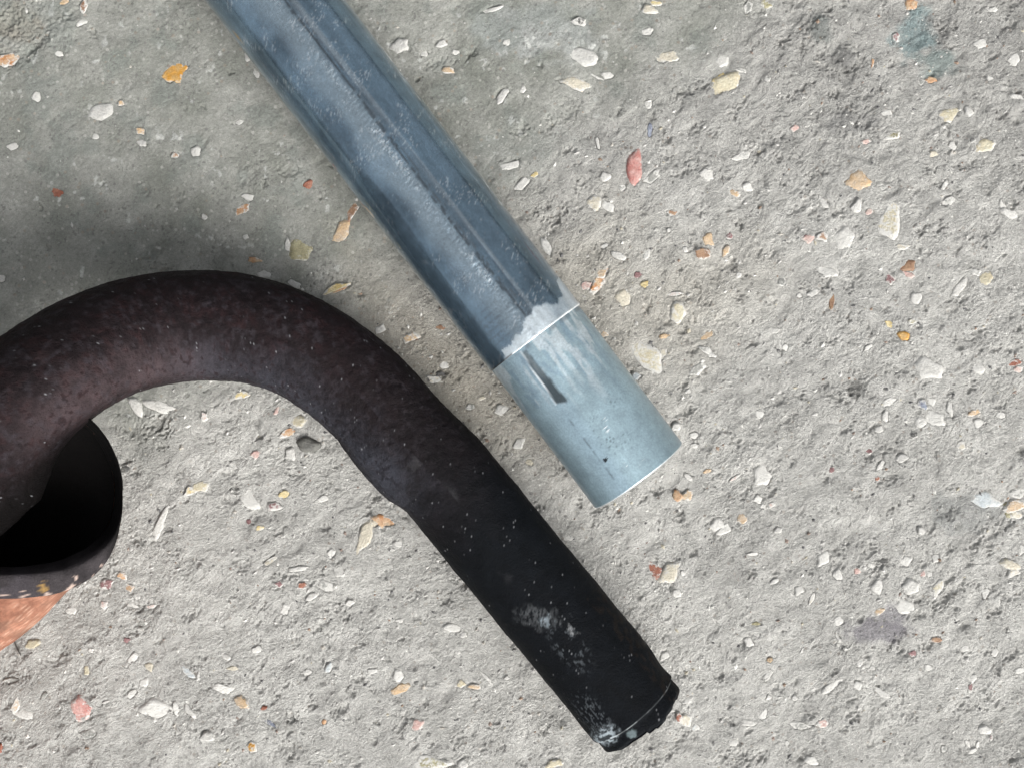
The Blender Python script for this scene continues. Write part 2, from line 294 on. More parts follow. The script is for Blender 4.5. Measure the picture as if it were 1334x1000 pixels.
# knobs and hollows seen in the photograph: px, py, length, width, angle, depth mm (+ up)
BIG = """1102 74 30 26 60 1.6|1112 86 18 8 40 -1.6|1068 38 44 38 -40 1.1|1112 158 52 36 20 1.2|1124 162 14 20 70 -1.6|1072 86 12 20 60 -1.6|1040 5 20 12 0 -1.0
890 224 26 8 38 -1.9|898 208 34 4 18 -.9|891 120 24 9 15 -1.9|949 230 8 12 80 -1.6|1117 502 26 24 0 -1.5|1234 715 10 12 0 -1.6|1116 640 12 14 0 -1.5|1134 718 14 12 0 -1.6
1240 770 34 12 35 -1.8|1228 782 24 8 45 -1.6|1215 790 24 4 88 -1.2|1276 688 14 10 0 -1.6|1292 696 22 10 20 -1.5|1300 668 20 30 40 -1.3|1232 668 18 12 0 -1.4|1248 836 0 0 0 0
970 640 6 24 -60 -1.5|1005 640 22 6 50 -1.6|1164 834 18 7 40 -1.9|1092 720 12 6 0 -1.2|205 552 26 22 20 -2.6|182 562 34 18 10 -1.1|170 555 30 18 10 -.8|232 480 20 6 40 -.8
300 652 22 12 20 -1.2|290 615 30 6 -8 -1.2|384 617 10 16 70 -1.4|352 726 22 4 38 -1.7|165 602 18 3 20 -1.2|176 616 12 8 50 -1.3|190 770 0 0 0 0|188 813 16 10 10 -1.5
195 790 20 10 5 -1.3|425 795 12 9 0 -1.7|441 792 11 9 0 -1.7|427 840 6 8 0 -1.4|444 925 18 9 48 -1.9|525 942 22 9 48 -1.7|540 968 10 12 0 -1.2|596 962 18 9 50 -1.6|645 937 12 16 0 -1.3
20 884 28 8 5 -1.5|140 914 14 6 15 -1.4|129 861 8 8 0 -1.5|70 970 16 12 0 -1.5|36 880 8 8 0 -1|265 952 26 6 35 -1.5|284 893 22 6 25 -1.6|246 865 16 5 -25 -1.6
378 985 12 6 10 -1.4|376 974 14 20 60 -1.2|1080 898 14 7 40 -1.5|1060 942 0 0 0 0|1107 912 18 5 25 -1.3|1108 928 14 5 25 -1.4|1184 930 16 12 0 -1.3|1253 918 14 6 45 -1.6|1266 922 14 5 40 -1.3
1298 916 12 7 45 -1.4|1317 852 22 7 35 -1.4|1283 851 10 8 0 -1.4|1255 815 12 6 20 -1.2|1318 990 12 6 20 -1.3|940 990 20 9 30 -1.2|968 985 14 14 0 -1.2|922 990 0 0 0 0|888 960 22 7 55 -1.3
845 990 22 14 0 -1.4|877 880 14 12 20 -1.2|923 864 8 7 0 -1.5|885 812 0 0 0 0|950 918 8 6 0 -1.3|810 790 0 0 0 0|886 668 14 6 40 -1.7|853 663 0 0 0 0|900 620 0 0 0 0
848 152 12 10 0 -1.5|808 142 14 10 50 -1.3|743 147 22 12 50 -1.3|717 163 16 10 60 -1.4|679 168 20 12 45 -1.5|738 195 16 5 20 -1.5|870 183 10 9 40 -1.8|1238 62 7 14 65 -1.9|1318 32 20 9 0 -1.4
1225 40 26 16 0 -.9|1002 184 30 10 15 -1.5|986 195 14 10 0 -1.7|930 170 16 14 60 -1.0|615 70 14 6 40 -1.8|612 64 0 0 0 0|543 104 10 5 30 -1.8|565 82 26 8 25 -1.0|650 120 18 5 60 -1.3
725 278 24 6 42 -1.6|705 285 12 6 40 -1.5|730 338 10 6 0 -1.6|870 421 8 8 30 -1.6|904 415 7 9 0 -1.7|822 484 12 8 -40 -1.8|575 486 16 7 -10 -2.0|608 463 9 5 0 -1.6|890 536 22 10 28 -1.4
1010 524 26 10 30 -1.3|980 447 14 7 40 -1.8|1024 547 16 8 10 -1.4|1108 368 18 12 30 -1.3|1091 518 8 22 62 -1.7|1100 560 26 6 35 -1.6|1275 435 16 12 20 -1.5|1280 430 24 4 15 -1.2|1320 455 20 9 0 -1.5
1299 482 10 12 0 -1.4|1303 528 14 9 30 -1.9|1176 482 12 18 60 -1.4|1138 555 12 6 30 -1.7|1104 585 7 8 0 -1.6|1240 405 20 8 30 -1.2|1210 290 0 0 0 0|1320 215 30 26 0 -1.0|1288 252 8 8 0 -1.6
1247 215 10 9 0 -1.5|1264 214 10 8 0 -1.4|950 345 16 10 0 -1.6|903 303 10 8 0 -1.5|963 291 12 8 10 -1.6|1038 275 12 7 50 -1.4|1072 225 5 16 80 -1.6|25 40 60 26 25 -1.0|10 30 46 22 40 -2.0|45 62 44 8 48 -1.8
28 72 50 10 35 -1.3|80 40 50 30 40 .9|95 20 24 12 40 -1.2|200 330 30 8 48 -1.4|212 352 20 9 -5 -1.5|290 330 36 10 -60 -1.0|375 222 26 14 0 -.9|325 235 22 26 0 -.8|230 252 14 16 0 -1.0|190 247 14 12 0 -.9
121 42 8 9 0 -1.6|345 238 6 10 0 -1.9|54 272 6 6 0 -1.5|133 240 5 7 0 -1.3|280 118 0 0 0 0|268 233 0 0 0 0|410 420 0 0 0 0|360 375 60 12 -12 -1.4|420 362 30 9 -10 -1.3|455 372 12 6 50 -1.5""".replace("\n", "|")
for q, e in enumerate(BIG.split("|")):
    bx_, by_, l_, w_, an_, d_ = map(float, e.split())
    if l_ == 0: continue
    c = P(bx_, by_)
    up = d_ > 0
    stamp(c[0], c[1], l_ * S * .55, w_ * S * .6, math.radians(an_), d_ * .001 * (1.0 if up else .55), 1.6, .3 if up else .75, q)
# air holes and torn pits
for q in range(9000):
    cx = RNG.uniform(-.183, .183); cy = RNG.uniform(-.139, .139)
    i = np.searchsorted(gx, cx); j = np.searchsorted(gy, cy)
    sm = smooth[min(i, len(gx) - 1), min(j, len(gy) - 1)]
    if RNG.random() < sm * .72: continue
    big = RNG.random() ** 6
    r = (.00024 + .0010 * big) * (1 - .35 * sm)
    el = RNG.uniform(1.0, 1.9) if sm < .5 else RNG.uniform(1, 1.4)
    stamp(cx, cy, r * el, r, math.radians(36 + RNG.normal(0, 32)), -r * RNG.uniform(.4, .95), 2.2, .8, q)

# seat every stone: level the ground under it, leave a ragged joint, some with an open crescent
def ground_z(x, y):
    i = min(max(np.searchsorted(gx, x), 1), len(gx) - 2); j = min(max(np.searchsorted(gy, y), 1), len(gy) - 2)
    return float(H[i - 1:i + 2, j - 1:j + 2].mean()) / 1000
seats = []
def cuts_for(seed, kd):
    r_ = random.Random(seed); kq = r_.choice([4, 5, 5, 6, 7]); a0 = r_.uniform(0, 6.28)
    if kd == 'k': return [(a0 + 6.283 * k / 9, .97) for k in range(9)]
    return [(a0 + 6.283 * k / kq + r_.uniform(-.35, .35), r_.uniform(.60, .97)) for k in range(kq)]
for q, (sx, sy, L, Wd, an, kd) in enumerate(STONES):
    c = P(sx, sy); ra, rb = L * S * .56, Wd * S * .58
    w = window(c[0], c[1], max(ra, rb) * 1.9)
    x = GX[w] - c[0]; y = GY[w] - c[1]; ca, sa = math.cos(math.radians(an)), math.sin(math.radians(an))
    u = (x * ca + y * sa) / ra; v = (-x * sa + y * ca) / rb
    r = np.sqrt(u * u + v * v)
    rin = r < 1.15
    z0 = float(H[w][rin].mean()) if rin.any() else 0.0
    soft = kd in 'lgv'
    lift = {'w': .04, 'l': -.06, 'g': -.06}.get(kd, .05) + random.uniform(-.10, .12)
    if min(L, Wd) < 7: lift += .12
    proud = (not soft) and min(L, Wd) > 8 and random.random() < .25
    if proud: lift += random.uniform(.1, .45)
    rp = .55 * r
    for c_a, c_d in cuts_for(500 + q, kd): rp = np.maximum(rp, (u * math.cos(c_a) + v * math.sin(c_a)) / c_d)
    mm = 1000 * min(ra, rb)
    m = 1 - ss(.84, .98, rp + .26 * vn(x * 1500 / max(mm, 1), y * 1500 / max(mm, 1), q) + (.20 * vn(x * 1100, y * 1100, q) + .16 * vn(x * 2300, y * 2300, q)) / max(mm, .8))
    H[w] = H[w] * (1 - m) + (z0 + lift - .42) * m
    if proud or random.random() < .22:            # open joint on the upper-left flank
        off = math.radians(random.uniform(100, 160))
        oc = (c[0] + math.cos(off) * rb * .55, c[1] + math.sin(off) * rb * .55)
        k = .62
        w2 = window(oc[0], oc[1], max(ra, rb) * 1.7); x2 = GX[w2] - oc[0]; y2 = GY[w2] - oc[1]
        u2 = (x2 * ca + y2 * sa) / (ra * .95); v2 = (-x2 * sa + y2 * ca) / (rb * .95 + .0002)
        r2 = np.sqrt(u2 * u2 + v2 * v2) * (1 + .3 * vn(x2 * 1300, y2 * 1300, q + 3))
        H[w2] -= .55 * np.clip(1 - r2 ** 3, 0, 1)
    seats.append((c, ra, rb, an, kd, (z0 + lift) / 1000))

# colour of the cement: its own tones, with shade painted in between the pipes
base = np.empty(X.shape + (3,)); base[:] = CEM
tone = fbm(X, Y, 26, 4, 41) * .13 + fbm(X, Y, 5, 3, 43) * .15
base *= (1 + tone)[..., None]
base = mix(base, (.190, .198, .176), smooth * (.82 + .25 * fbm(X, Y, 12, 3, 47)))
warm = ss(-.1, .6, .3 * fbm(X, Y, 40, 2, 51) + .75 - np.hypot((PX - 760) / 330, (PY - 440) / 300))
gap_shade = ss(-.1, .6, .25 * fbm(X, Y, 14, 3, 53) + .7 - np.hypot(((PX - 560) * .8 - (PY - 470) * .6) / 110, ((PX - 560) * .6 + (PY - 470) * .8) / 330))
base = mix(base, (.48, .45, .385), warm * .6)
base = mix(base, (.315, .290, .235), gap_shade * .6)  # brown shade between the pipes painted into the cement
base *= (1 - .16 * ss(420, 60, PY) * (1 - smooth))[..., None]  # darker towards the top, except in the smooth zone
def patch(px, py, rx, ry, colr, k, sd):
    global base
    r = np.hypot((PX - px) / rx, (PY - py) / ry) + .55 * fbm(X, Y, 4, 3, sd)
    base = mix(base, colr, (1 - ss(.5, 1.1, r)) * k)
patch(1192, 45, 30, 38, (.20, .29, .30), .75, 60); patch(1225, 84, 34, 20, (.21, .27, .26), .7, 61)
patch(1140, 820, 46, 20, (.26, .25, .27), .8, 62); patch(1165, 805, 30, 18, (.27, .26, .28), .7, 63)
patch(1068, 40, 20, 20, (.19, .21, .20), .7, 64); patch(1258, 665, 60, 30, (.27, .28, .275), .55, 65)
patch(1260, 40, 90, 30, (.28, .28, .27), .4, 66); patch(700, 40, 90, 40, (.33, .35, .345), .5, 67)
patch(20, 30, 40, 34, (.26, .235, .19), .5, 68); patch(1110, 160, 34, 20, (.27, .27, .265), .6, 69)
patch(1115, 505, 14, 14, (.17, .17, .16), .8, 70); patch(1102, 76, 15, 14, (.19, .19, .185), .8, 71)
flk = smooth * ss(.42, .62, fbm(X, Y, 2.6, 3, 83)) * ss(-.2, .3, vn(X / 9, Y / 9, 84))
base = mix(base, (.50, .51, .49), flk * .7)
dk = smooth * ss(.05, .5, fbm(X, Y, 9, 4, 86))
base = mix(base, (.17, .19, .175), dk * .45)
pores = smooth * ss(.62, .72, vn(X / .55, Y / .55, 77)) * ss(.1, .4, vn(X / 4, Y / 4, 78))
base = mix(base, (.10, .10, .095), pores * .6)
NXg, NYg = X.shape
idx = np.arange(NXg * NYg).reshape(NXg, NYg)
F = np.stack([idx[:-1, :-1], idx[1:, :-1], idx[1:, 1:], idx[:-1, 1:]], -1).reshape(-1, 4)
Vg = np.stack([GX, GY, H / 1000], -1).reshape(-1, 3)
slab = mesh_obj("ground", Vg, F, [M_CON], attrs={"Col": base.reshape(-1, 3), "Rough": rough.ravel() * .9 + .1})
slab["kind"] = "structure"; slab["label"] = "rough weathered grey concrete slab with pebbles showing through its worn skin"

# ------------------------------------------------------------------ stones set in the slab
def stone_mesh(ra, rb, seed, kd):
    r_ = random.Random(seed); n = 18
    ph = [r_.uniform(0, 6.28) for _ in range(4)]
    cuts = cuts_for(seed, kd)
    V = []; rim = []
    tx, ty = r_.uniform(-.14, .14), r_.uniform(-.14, .14)
    h = min(ra, rb) * r_.uniform(.06, .17)
    h = min(h, .0003)
    if kd == 'k': h = min(ra, rb) * .75
    R = []
    for i in range(n):
        t = 2 * math.pi * i / n
        r = min([d / max(.2, math.cos(t - c)) for c, d in cuts] + [1.14])
        if kd == 'k': r = 1.0
        R.append(r * (1 + .06 * math.sin(3 * t + ph[0]) + .05 * math.sin(5 * t + ph[1]) + r_.uniform(-.04, .04)))
    for (f, z, rm) in ((1.20, -.0010, 1), (1.06, -.00020, 1), (.86, h * .75, .55), (.55, h * .95, .1)):
        for i in range(n):
            t = 2 * math.pi * i / n
            x, y = ra * f * R[i] * math.cos(t), rb * f * R[i] * math.sin(t)
            V.append((x, y, z + (tx * x + ty * y) * (z > 0) + r_.uniform(-.07, .07) * h * (z > 0))); rim.append(rm)
    V.append((0, 0, h)); rim.append(0)
    F3 = []
    for k in range(3):
        for i in range(n):
            a_, b_ = k * n + i, k * n + (i + 1) % n
            F3 += [(a_, b_, b_ + n), (a_, b_ + n, a_ + n)]
    for i in range(n): F3.append((3 * n + i, 3 * n + (i + 1) % n, 4 * n))
    return np.array(V), np.array(F3), np.array(rim, float)
for q, (c, ra, rb, an, kd, z) in enumerate(seats):
    V, F3, rim = stone_mesh(ra, rb, 500 + q, kd)
    o = mesh_obj("stone", V, F3, [SM[kd]], parent=slab, smooth=(kd in 'kwlY' or q % 3 > 0), attrs={"Rim": rim})
    o.location = (c[0], c[1], z); o.rotation_euler = (0, 0, math.radians(an))

# loose and half-buried grit, too small to pick apart
t = NT("mixed_grit")
col, _, _ = concrete_nodes(t, t.attr("Col").outputs["Color"])
t.l(col, t.b.inputs["Base Color"]); t.b.inputs["Roughness"].default_value = .7
M_GRIT = t.m
gv, gf, gc = [], [], []
oct_v = np.array([(1, 0, 0), (-1, 0, 0), (0, 1, 0), (0, -1, 0), (0, 0, 1), (0, 0, -1)], float)
oct_f = np.array([(0, 2, 4), (2, 1, 4), (1, 3, 4), (3, 0, 4), (2, 0, 5), (1, 2, 5), (3, 1, 5), (0, 3, 5)])
pal = [(.44, .435, .415)] * 9 + [(.62, .615, .58)] * 5 + [(.12, .12, .12)] * 2 + [(.27, .20, .15), (.25, .20, .17), (.42, .39, .31), (.22, .22, .21), (.42, .40, .36)]
for q in range(9000):
    cx = RNG.uniform(-.180, .180); cy = RNG.uniform(-.136, .136)
    i = min(np.searchsorted(gx, cx), len(gx) - 1); j = min(np.searchsorted(gy, cy), len(gy) - 1)
    if RNG.random() < smooth[i, j] * .93: continue
    r = .00016 + .00062 * RNG.random() ** 4
    v = oct_v * (1 + RNG.uniform(-.35, .35, (6, 1))) * r * np.array([RNG.uniform(.8, 1.6), RNG.uniform(.7, 1.1), .7])
    th = RNG.uniform(0, 6.28); c_, s_ = math.cos(th), math.sin(th)
    v = np.stack([v[:, 0] * c_ - v[:, 1] * s_, v[:, 0] * s_ + v[:, 1] * c_, v[:, 2]], 1) + (cx, cy, H[i, j] / 1000 + r * .05)
    gf.append(oct_f + 6 * len(gv)); gv.append(v); gc.append(np.tile(pal[RNG.integers(len(pal))], (6, 1)))
grit = mesh_obj("grit", np.concatenate(gv), np.concatenate(gf), [M_GRIT], parent=slab, smooth=False, attrs={"Col": np.concatenate(gc)})
grit["kind"] = "stuff"

# ------------------------------------------------------------------ metal parts
def metal_mat(name, bump_scale, bump_amt, spec=.5, fine=1500):
    t = NT(name)
    n = t.noise(fine, 4, .7); m = t.noise(260, 4, .6)
    v = t.n("ShaderNodeVectorMath", operation='SCALE')
    t.l(t.attr("Col").outputs["Color"], v.inputs[0])
    t.l(t.math('MULTIPLY', t.ramp(n, .25, .75, .78, 1.22), t.ramp(m, .3, .7, .88, 1.12)), v.inputs["Scale"])
    t.l(v.outputs[0], t.b.inputs["Base Color"])
    t.l(t.attr("Met").outputs["Fac"], t.b.inputs["Metallic"])
    t.l(t.math('ADD', t.attr("Rgh").outputs["Fac"], t.ramp(n, .3, .7, -.06, .06)), t.b.inputs["Roughness"])
    t.b.inputs["Specular IOR Level"].default_value = spec
    t.l(t.bump(t.noise(bump_scale, 4, .65), bump_amt, 1.0), t.b.inputs["Normal"])
    return t.m
M_ZINC = metal_mat("galvanised_zinc", 1300, .00002)
M_ZINC.node_tree.nodes["Principled BSDF"].inputs["Coat Weight"].default_value = .5
M_ZINC.node_tree.nodes["Principled BSDF"].inputs["Coat Roughness"].default_value = .05
M_BLACK = metal_mat("scaled_black_iron", 1500, .00042, .06, 1100)
M_RUST = metal_mat("orange_rust", 900, .00035, .25, 900)

def frames(C):
    T = np.gradient(C, axis=0); T /= np.linalg.norm(T, axis=1)[:, None]
    Z = np.array([0, 0, 1.0])
    R = np.cross(T, Z); R /= np.linalg.norm(R, axis=1)[:, None]
    U = np.cross(R, T)
    return T, R, U
def ring_faces(N, Mr):
    i = np.arange(N - 1)[:, None]; j = np.arange(Mr)[None, :]; j1 = (j + 1) % Mr
    a_, b_, c_, d_ = i * Mr + j, i * Mr + j1, (i + 1) * Mr + j1, (i + 1) * Mr + j
    return np.stack([a_ + 0 * j, d_ + 0 * j, c_ + 0 * j, b_ + 0 * j], -1).reshape(-1, 4)
def tube(name, C, rad, Mr, mat, parent, colf, dispf=None, s=None):
    """rings of Mr points; th=0 is up, th>0 towards the right-hand side of the path"""
    T, R, U = frames(C)
    N = len(C); th = np.linspace(0, 2 * np.pi, Mr, endpoint=False)
    if s is None: s = np.concatenate([[0], np.cumsum(np.linalg.norm(np.diff(C, axis=0), axis=1))])
    SS, TH = np.meshgrid(s, th, indexing='ij')
    r = np.broadcast_to(np.asarray(rad)[:, None], SS.shape).copy()
    if dispf is not None: r = r + dispf(SS, TH)
    V = C[:, None, :] + r[..., None] * (np.cos(TH)[..., None] * U[:, None, :] + np.sin(TH)[..., None] * R[:, None, :])
    col, met, rgh = colf(SS, TH)
    return mesh_obj(name, V.reshape(-1, 3), ring_faces(N, Mr), [mat], parent=parent,
                    attrs={"Col": col.reshape(-1, 3), "Met": met.ravel(), "Rgh": rgh.ravel()})
def empty(name, loc):
    o = bpy.data.objects.new(name, None); o.empty_display_size = .02; COL.objects.link(o); o.location = loc; return o
def reparent(o, e):
    o.parent = e; o.location = [-v for v in e.location]

# ---- galvanised tube with a reduced end
R1, R2 = .01815, .01765
zc = R1 + .0004
k1 = S * (D - R1) / D                          # metres per photo pixel at the axis height
seam = P(697.5, 440.5, zc); endp = P(832, 619, zc)
ax = endp - seam; Lr = np.linalg.norm(ax); ax /= Lr
back = P(350, -10, zc) - seam; back /= np.linalg.norm(back)
gal = empty("galvanised_steel_tube", (seam[0], seam[1], 0))
gal["label"] = "straight blue-grey galvanised steel tube with a stepped pale zinc end lying on the concrete"
gal["category"] = "steel tube"

def streak(t_, v_, ls, lv, seed, o=3): return fbm(t_ / ls, v_ / lv, 1.0, o, seed)
def body_col(SS, TH):
    tp = (SS - LB) / k1                        # photo pixels, 0 at the seam, negative up the tube
    v = -np.sin(TH); top = np.cos(TH) > 0
    v = np.where(top, v, np.sign(v) * 1.2)
    vp = v * 73
    c = np.empty(SS.shape + (3,)); c[:] = (.135, .205, .270)
    st = streak(tp, vp, 160, 7, 3); cl = fbm(tp, vp * 1.4, 60, 4, 9); fine = fbm(tp, vp * 3, 7, 2, 15)
    c *= (1 + .28 * st + .55 * cl + .14 * fine)[..., None]
    met = np.full(SS.shape, .74); rgh = .14 + .07 * cl + .05 * fine
    # dark right flank: reflection painted in as a band; pale strip beside it
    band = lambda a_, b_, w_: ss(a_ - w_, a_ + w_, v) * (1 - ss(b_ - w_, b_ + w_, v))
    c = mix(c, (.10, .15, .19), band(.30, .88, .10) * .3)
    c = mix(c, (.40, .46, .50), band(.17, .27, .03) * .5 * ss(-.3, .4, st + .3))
    # weld line and the spangled strip beside it
    v0 = .075 + .03 * np.sin(tp / 90) + .01 * vn(tp / 20, vp * 0, 5)
    d = (v - v0) * 73
    wob_ = 1.2 * vn(tp / 5, d * 0, 8)
    spark = (1 - ss(0, 9, np.abs(d + 9 + wob_ * 2))) * ss(-.35, .35, cl + .25)
    sp = vn(tp / 1.3, vp / 1.1, 71) * .6 + vn(tp / .8, vp / .8, 73) * .5
    c = mix(c, (.74, .80, .84), spark * ss(.0, .45, sp) * .95)
    c = mix(c, (.09, .115, .14), spark * ss(.05, .5, -sp) * .85)
    rgh = rgh + spark * .15
    c = mix(c, (.40, .50, .57), (1 - ss(4, 26, np.abs(d + 18 + 8 * cl))) * .6)
    c = mix(c, (.06, .075, .09), (1 - ss(.8, 2.4, np.abs(d + wob_ * .6))) * ss(-.8, -.1, vn(tp / 6, vp * 0, 12)) * .85)
    c = mix(c, (.10, .12, .14), (1 - ss(.3, 1.3, np.abs(d - 4.5 + wob_))) * ss(-.2, .4, vn(tp / 9, vp * 0, 13)) * .7)
    # soft cloudy highlight painted on the left shoulder
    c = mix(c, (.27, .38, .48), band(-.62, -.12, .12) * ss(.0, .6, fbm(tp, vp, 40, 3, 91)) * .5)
    # specks of bright zinc
    spk = ss(.78, .9, vn(tp / 1.3, vp / 1.2, 33)) * ss(-.2, .4, fbm(tp, vp, 26, 2, 36)) * ss(.10, .35, np.abs(v - .02))
    c = mix(c, (.74, .79, .82), spk * .2)
    scr = ss(.44, .56, vn((tp + vp) / 1.1, (tp - vp * 1.3) / 9, 39)) * ss(.10, .35, fbm(tp, vp, 22, 2, 44))
    c = mix(c, (.80, .84, .87), scr * .28)
    # ladder of tool marks by the seam
    lad = ss(.2, .8, np.sin(tp * 2 * np.pi / 8.5 + .5 * v)) * ss(-85, -55, tp) * (1 - ss(-22, -10, tp)) * band(-.95, -.25, .12)
    c = mix(c, (.13, .18, .23), lad * .6 * ss(-.4, .2, vn(tp / 9, vp / 3, 55)))
    # brushed cold-zinc collar beside the seam
    wdt = 12 + 18 * ss(-.55, .35, v) - 12 * ss(.42, .66, v) + 22 * ss(.80, .9, v) - 8 * (v < -.62) + 5 * vn(vp / 11, tp * 0, 61) + 2 * vn(vp / 2.5, tp / 6, 63)
    pz = ss(-3, 3, tp + wdt) * (v > -.74)
    pc = np.array((.45, .51, .55)) * (1 + .22 * fbm(tp / 4, vp, 5, 3, 66))[..., None]
    c = np.where((pz > 0)[..., None], mix(c, pc, pz * (.88 - .35 * band(.46, .78, .05))), c)
    met = met * (1 - .55 * pz); rgh = rgh * (1 - pz) + .48 * pz
    lip = ss(-1.9, -.5, tp); c = mix(c, (.78, .80, .81), lip * (.55 + .4 * ss(-.3, .3, vn(vp / 7, tp * 0, 19))))
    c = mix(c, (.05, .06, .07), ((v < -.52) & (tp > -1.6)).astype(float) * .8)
    return c, np.clip(met, 0, 1), np.clip(rgh, .12, .9)
def body_disp(SS, TH):
    tp = (SS - LB) / k1; v = -np.sin(TH); vp = v * 73
    v0 = .075 + .03 * np.sin(tp / 90); d = (v - v0) * 73
    top = np.cos(TH) > 0
    g = top * (-.00028 * np.exp(-(d / 1.6) ** 2) + .00012 * np.exp(-((d + 9) / 8) ** 2) * (1 + 1.4 * vn(tp / 1.6, vp / 1.6, 71)))
    return g + .00005 * fbm(tp, vp, 40, 2, 99) + .00012 * vn(TH * 9, SS * 0, 7) * (np.abs(tp) < 2)
LB = .215
nb = 560
sB = np.linspace(0, LB, nb)
Cb = seam[None, :] + back[None, :] * (LB - sB)[:, None]
rb_ = np.full(nb, R1)
Cb = np.vstack([Cb, seam + ax * .00008, seam + ax * .0001]); rb_ = np.append(rb_, [R1 - .0003, R2 - .0006]); sB = np.append(sB, [LB, LB])
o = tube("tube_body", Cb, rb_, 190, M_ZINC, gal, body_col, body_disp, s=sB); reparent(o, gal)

def end_col(SS, TH):
    tp = SS / k1; v = -np.sin(TH); v = np.where(np.cos(TH) > 0, v, np.sign(v) * 1.2); vp = v * 71
    c = np.empty(SS.shape + (3,)); c[:] = (.265, .365, .415)
    cl = fbm(tp, vp, 45, 4, 9); st = streak(tp, vp, 90, 5, 5)
    c *= (1 + .16 * cl + .07 * st + .05 * fbm(tp, vp, 4, 2, 17))[..., None]
    c = mix(c, (.34, .47, .57), ss(-.9, -.35, v) * (1 - ss(-.35, -.1, v)) * .4)
    met = np.full(SS.shape, .50); rgh = .44 + .06 * cl
    fade = 1 - ss(40, 135, tp + 35 * vn(vp / 12, tp * 0, 3))
    sl = streak(tp + vp * .5, vp - tp * .12, 34, 5.5, 23, 4)
    c = mix(c, (.20, .29, .36), ss(.02, .34, sl) * fade * .75)
    c = mix(c, (.72, .77, .79), ss(.06, .36, streak(tp + vp * .9, vp, 40, 6, 29, 4)) * fade * .45)
    hair = ss(.35, .6, vn((tp * 1.2 + vp * .4) / 7, (vp * 1.0 - tp * .5) / 1.1, 31))
    c = mix(c, (.30, .39, .45), hair * fade * .4)
    # scraped wedge
    d = vp + 23.5
    w_ = 4.5 + 2.5 * ss(8, 80, tp); rag = .9 * vn(tp / 6, vp * 0, 5)
    wedge = ss(-w_, -w_ + 1, d) * (1 - ss(w_ - 3 + rag, w_ + 1 + rag, d)) * ss(3, 8, tp) * (1 - ss(84, 88, tp - d * .5))
    c = mix(c, (.035, .05, .06), wedge * (.78 + .2 * ss(30, 62, tp)))
    met = met * (1 - .3 * wedge)
    c = mix(c, (.84, .88, .9), (1 - ss(.4, 1.3, np.abs(d + w_ + .3))) * (tp < 84) * (tp > 3) * .8)
    c = mix(c, (.12, .15, .17), (1 - ss(2, 6, np.abs(tp - 2))) * ss(-.7, -.2, v) * .55 * ss(-.4, .3, vn(vp / 8, tp * 0, 2)))
    # thin scratch, pin hole and freckles
    c = mix(c, (.13, .18, .21), (1 - ss(.3, 1.1, np.abs(vp + 30 + .8 * vn(tp / 30, vp * 0, 4)))) * ss(104, 112, tp) * (1 - ss(196, 203, tp)) * ss(-.7, .0, vn(tp / 5, vp * 0, 6)) * .85)
    c = mix(c, (.01, .015, .02), 1 - ss(2.4, 3.6, np.hypot(tp - 175, (vp + 24)) + 1.2 * vn(tp, vp, 4)))
    blob = 1 - ss(.35, 1.0, np.hypot((tp - 148) / 42, (vp + 6) / 15)); blob2 = 1 - ss(.4, 1.0, np.hypot((tp - 120) / 18, (vp - 30) / 14))
    blob3 = 1 - ss(.4, 1, np.hypot((tp - 172) / 20, (vp - 12) / 16)); 
    fr = ss(.42, .62, vn((tp - vp * .2) / 3.4, (vp + tp * .2) / 1.5, 81)) * np.maximum(np.maximum(blob, blob2 * .8), blob3 * .7)
    c = mix(c, (.10, .15, .17), fr * .8)
    c = mix(c, (.90, .92, .93), ss(.5, .7, vn(tp / 1.6, vp / 7, 85)) * np.maximum(1 - ss(.4, 1, np.hypot((tp - 140) / 14, (vp - 3) / 8)), 1 - ss(.4, 1, np.hypot((tp - 197) / 10, (vp - 4) / 20))) * .9)
    e_ = ss(Lr / k1 - 2.2, Lr / k1 - .6, tp); c = mix(c, (.82, .85, .86), e_ * .85); met = met + e_ * .3
    return c, np.clip(met, 0, 1), np.clip(rgh, .2, .9)
ne = 280
sE = np.linspace(0, Lr, ne); Ce = seam[None, :] + ax[None, :] * sE[:, None]
re_ = np.full(ne, R2) - .0006 * (sE / Lr) * 0
re_[-1] -= .00035; re_[-2] -= .0001
wall = .0026
Ci = np.array([endp + ax * .00012, endp + ax * .0001, endp - ax * .004, endp - ax * .06]); ri = [R2 - .0009, R2 - wall, R2 - wall - .0003, R2 - wall - .0003]
# inner rings walk back up the bore: keep the outward frame by reusing the outer direction
def tube_end():
    C = np.vstack([Ce, Ci]); N = len(C); Mr = 190
    T = np.tile(ax, (N, 1)); Rr = np.cross(T, [0, 0, 1.0]); Rr /= np.linalg.norm(Rr, axis=1)[:, None]; U = np.cross(Rr, T)
    th = np.linspace(0, 2 * np.pi, Mr, endpoint=False); s = np.append(sE, [Lr] * 4)
    SS, TH = np.meshgrid(s, th, indexing='ij'); r = np.append(re_, ri)[:, None] + 0 * TH
    r = r + .00004 * fbm(SS / k1, np.sin(TH) * 71, 30, 2, 4)
    V = C[:, None, :] + r[..., None] * (np.cos(TH)[..., None] * U[:, None, :] + np.sin(TH)[..., None] * Rr[:, None, :])
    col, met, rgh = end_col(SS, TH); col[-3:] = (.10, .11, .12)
    return mesh_obj("reduced_end", V.reshape(-1, 3), ring_faces(N, Mr), [M_ZINC], attrs={"Col": col.reshape(-1, 3), "Met": met.ravel(), "Rgh": rgh.ravel()})
o = tube_end(); reparent(o, gal); o["label"] = "pale brushed zinc end of slightly smaller width with a dark scrape"

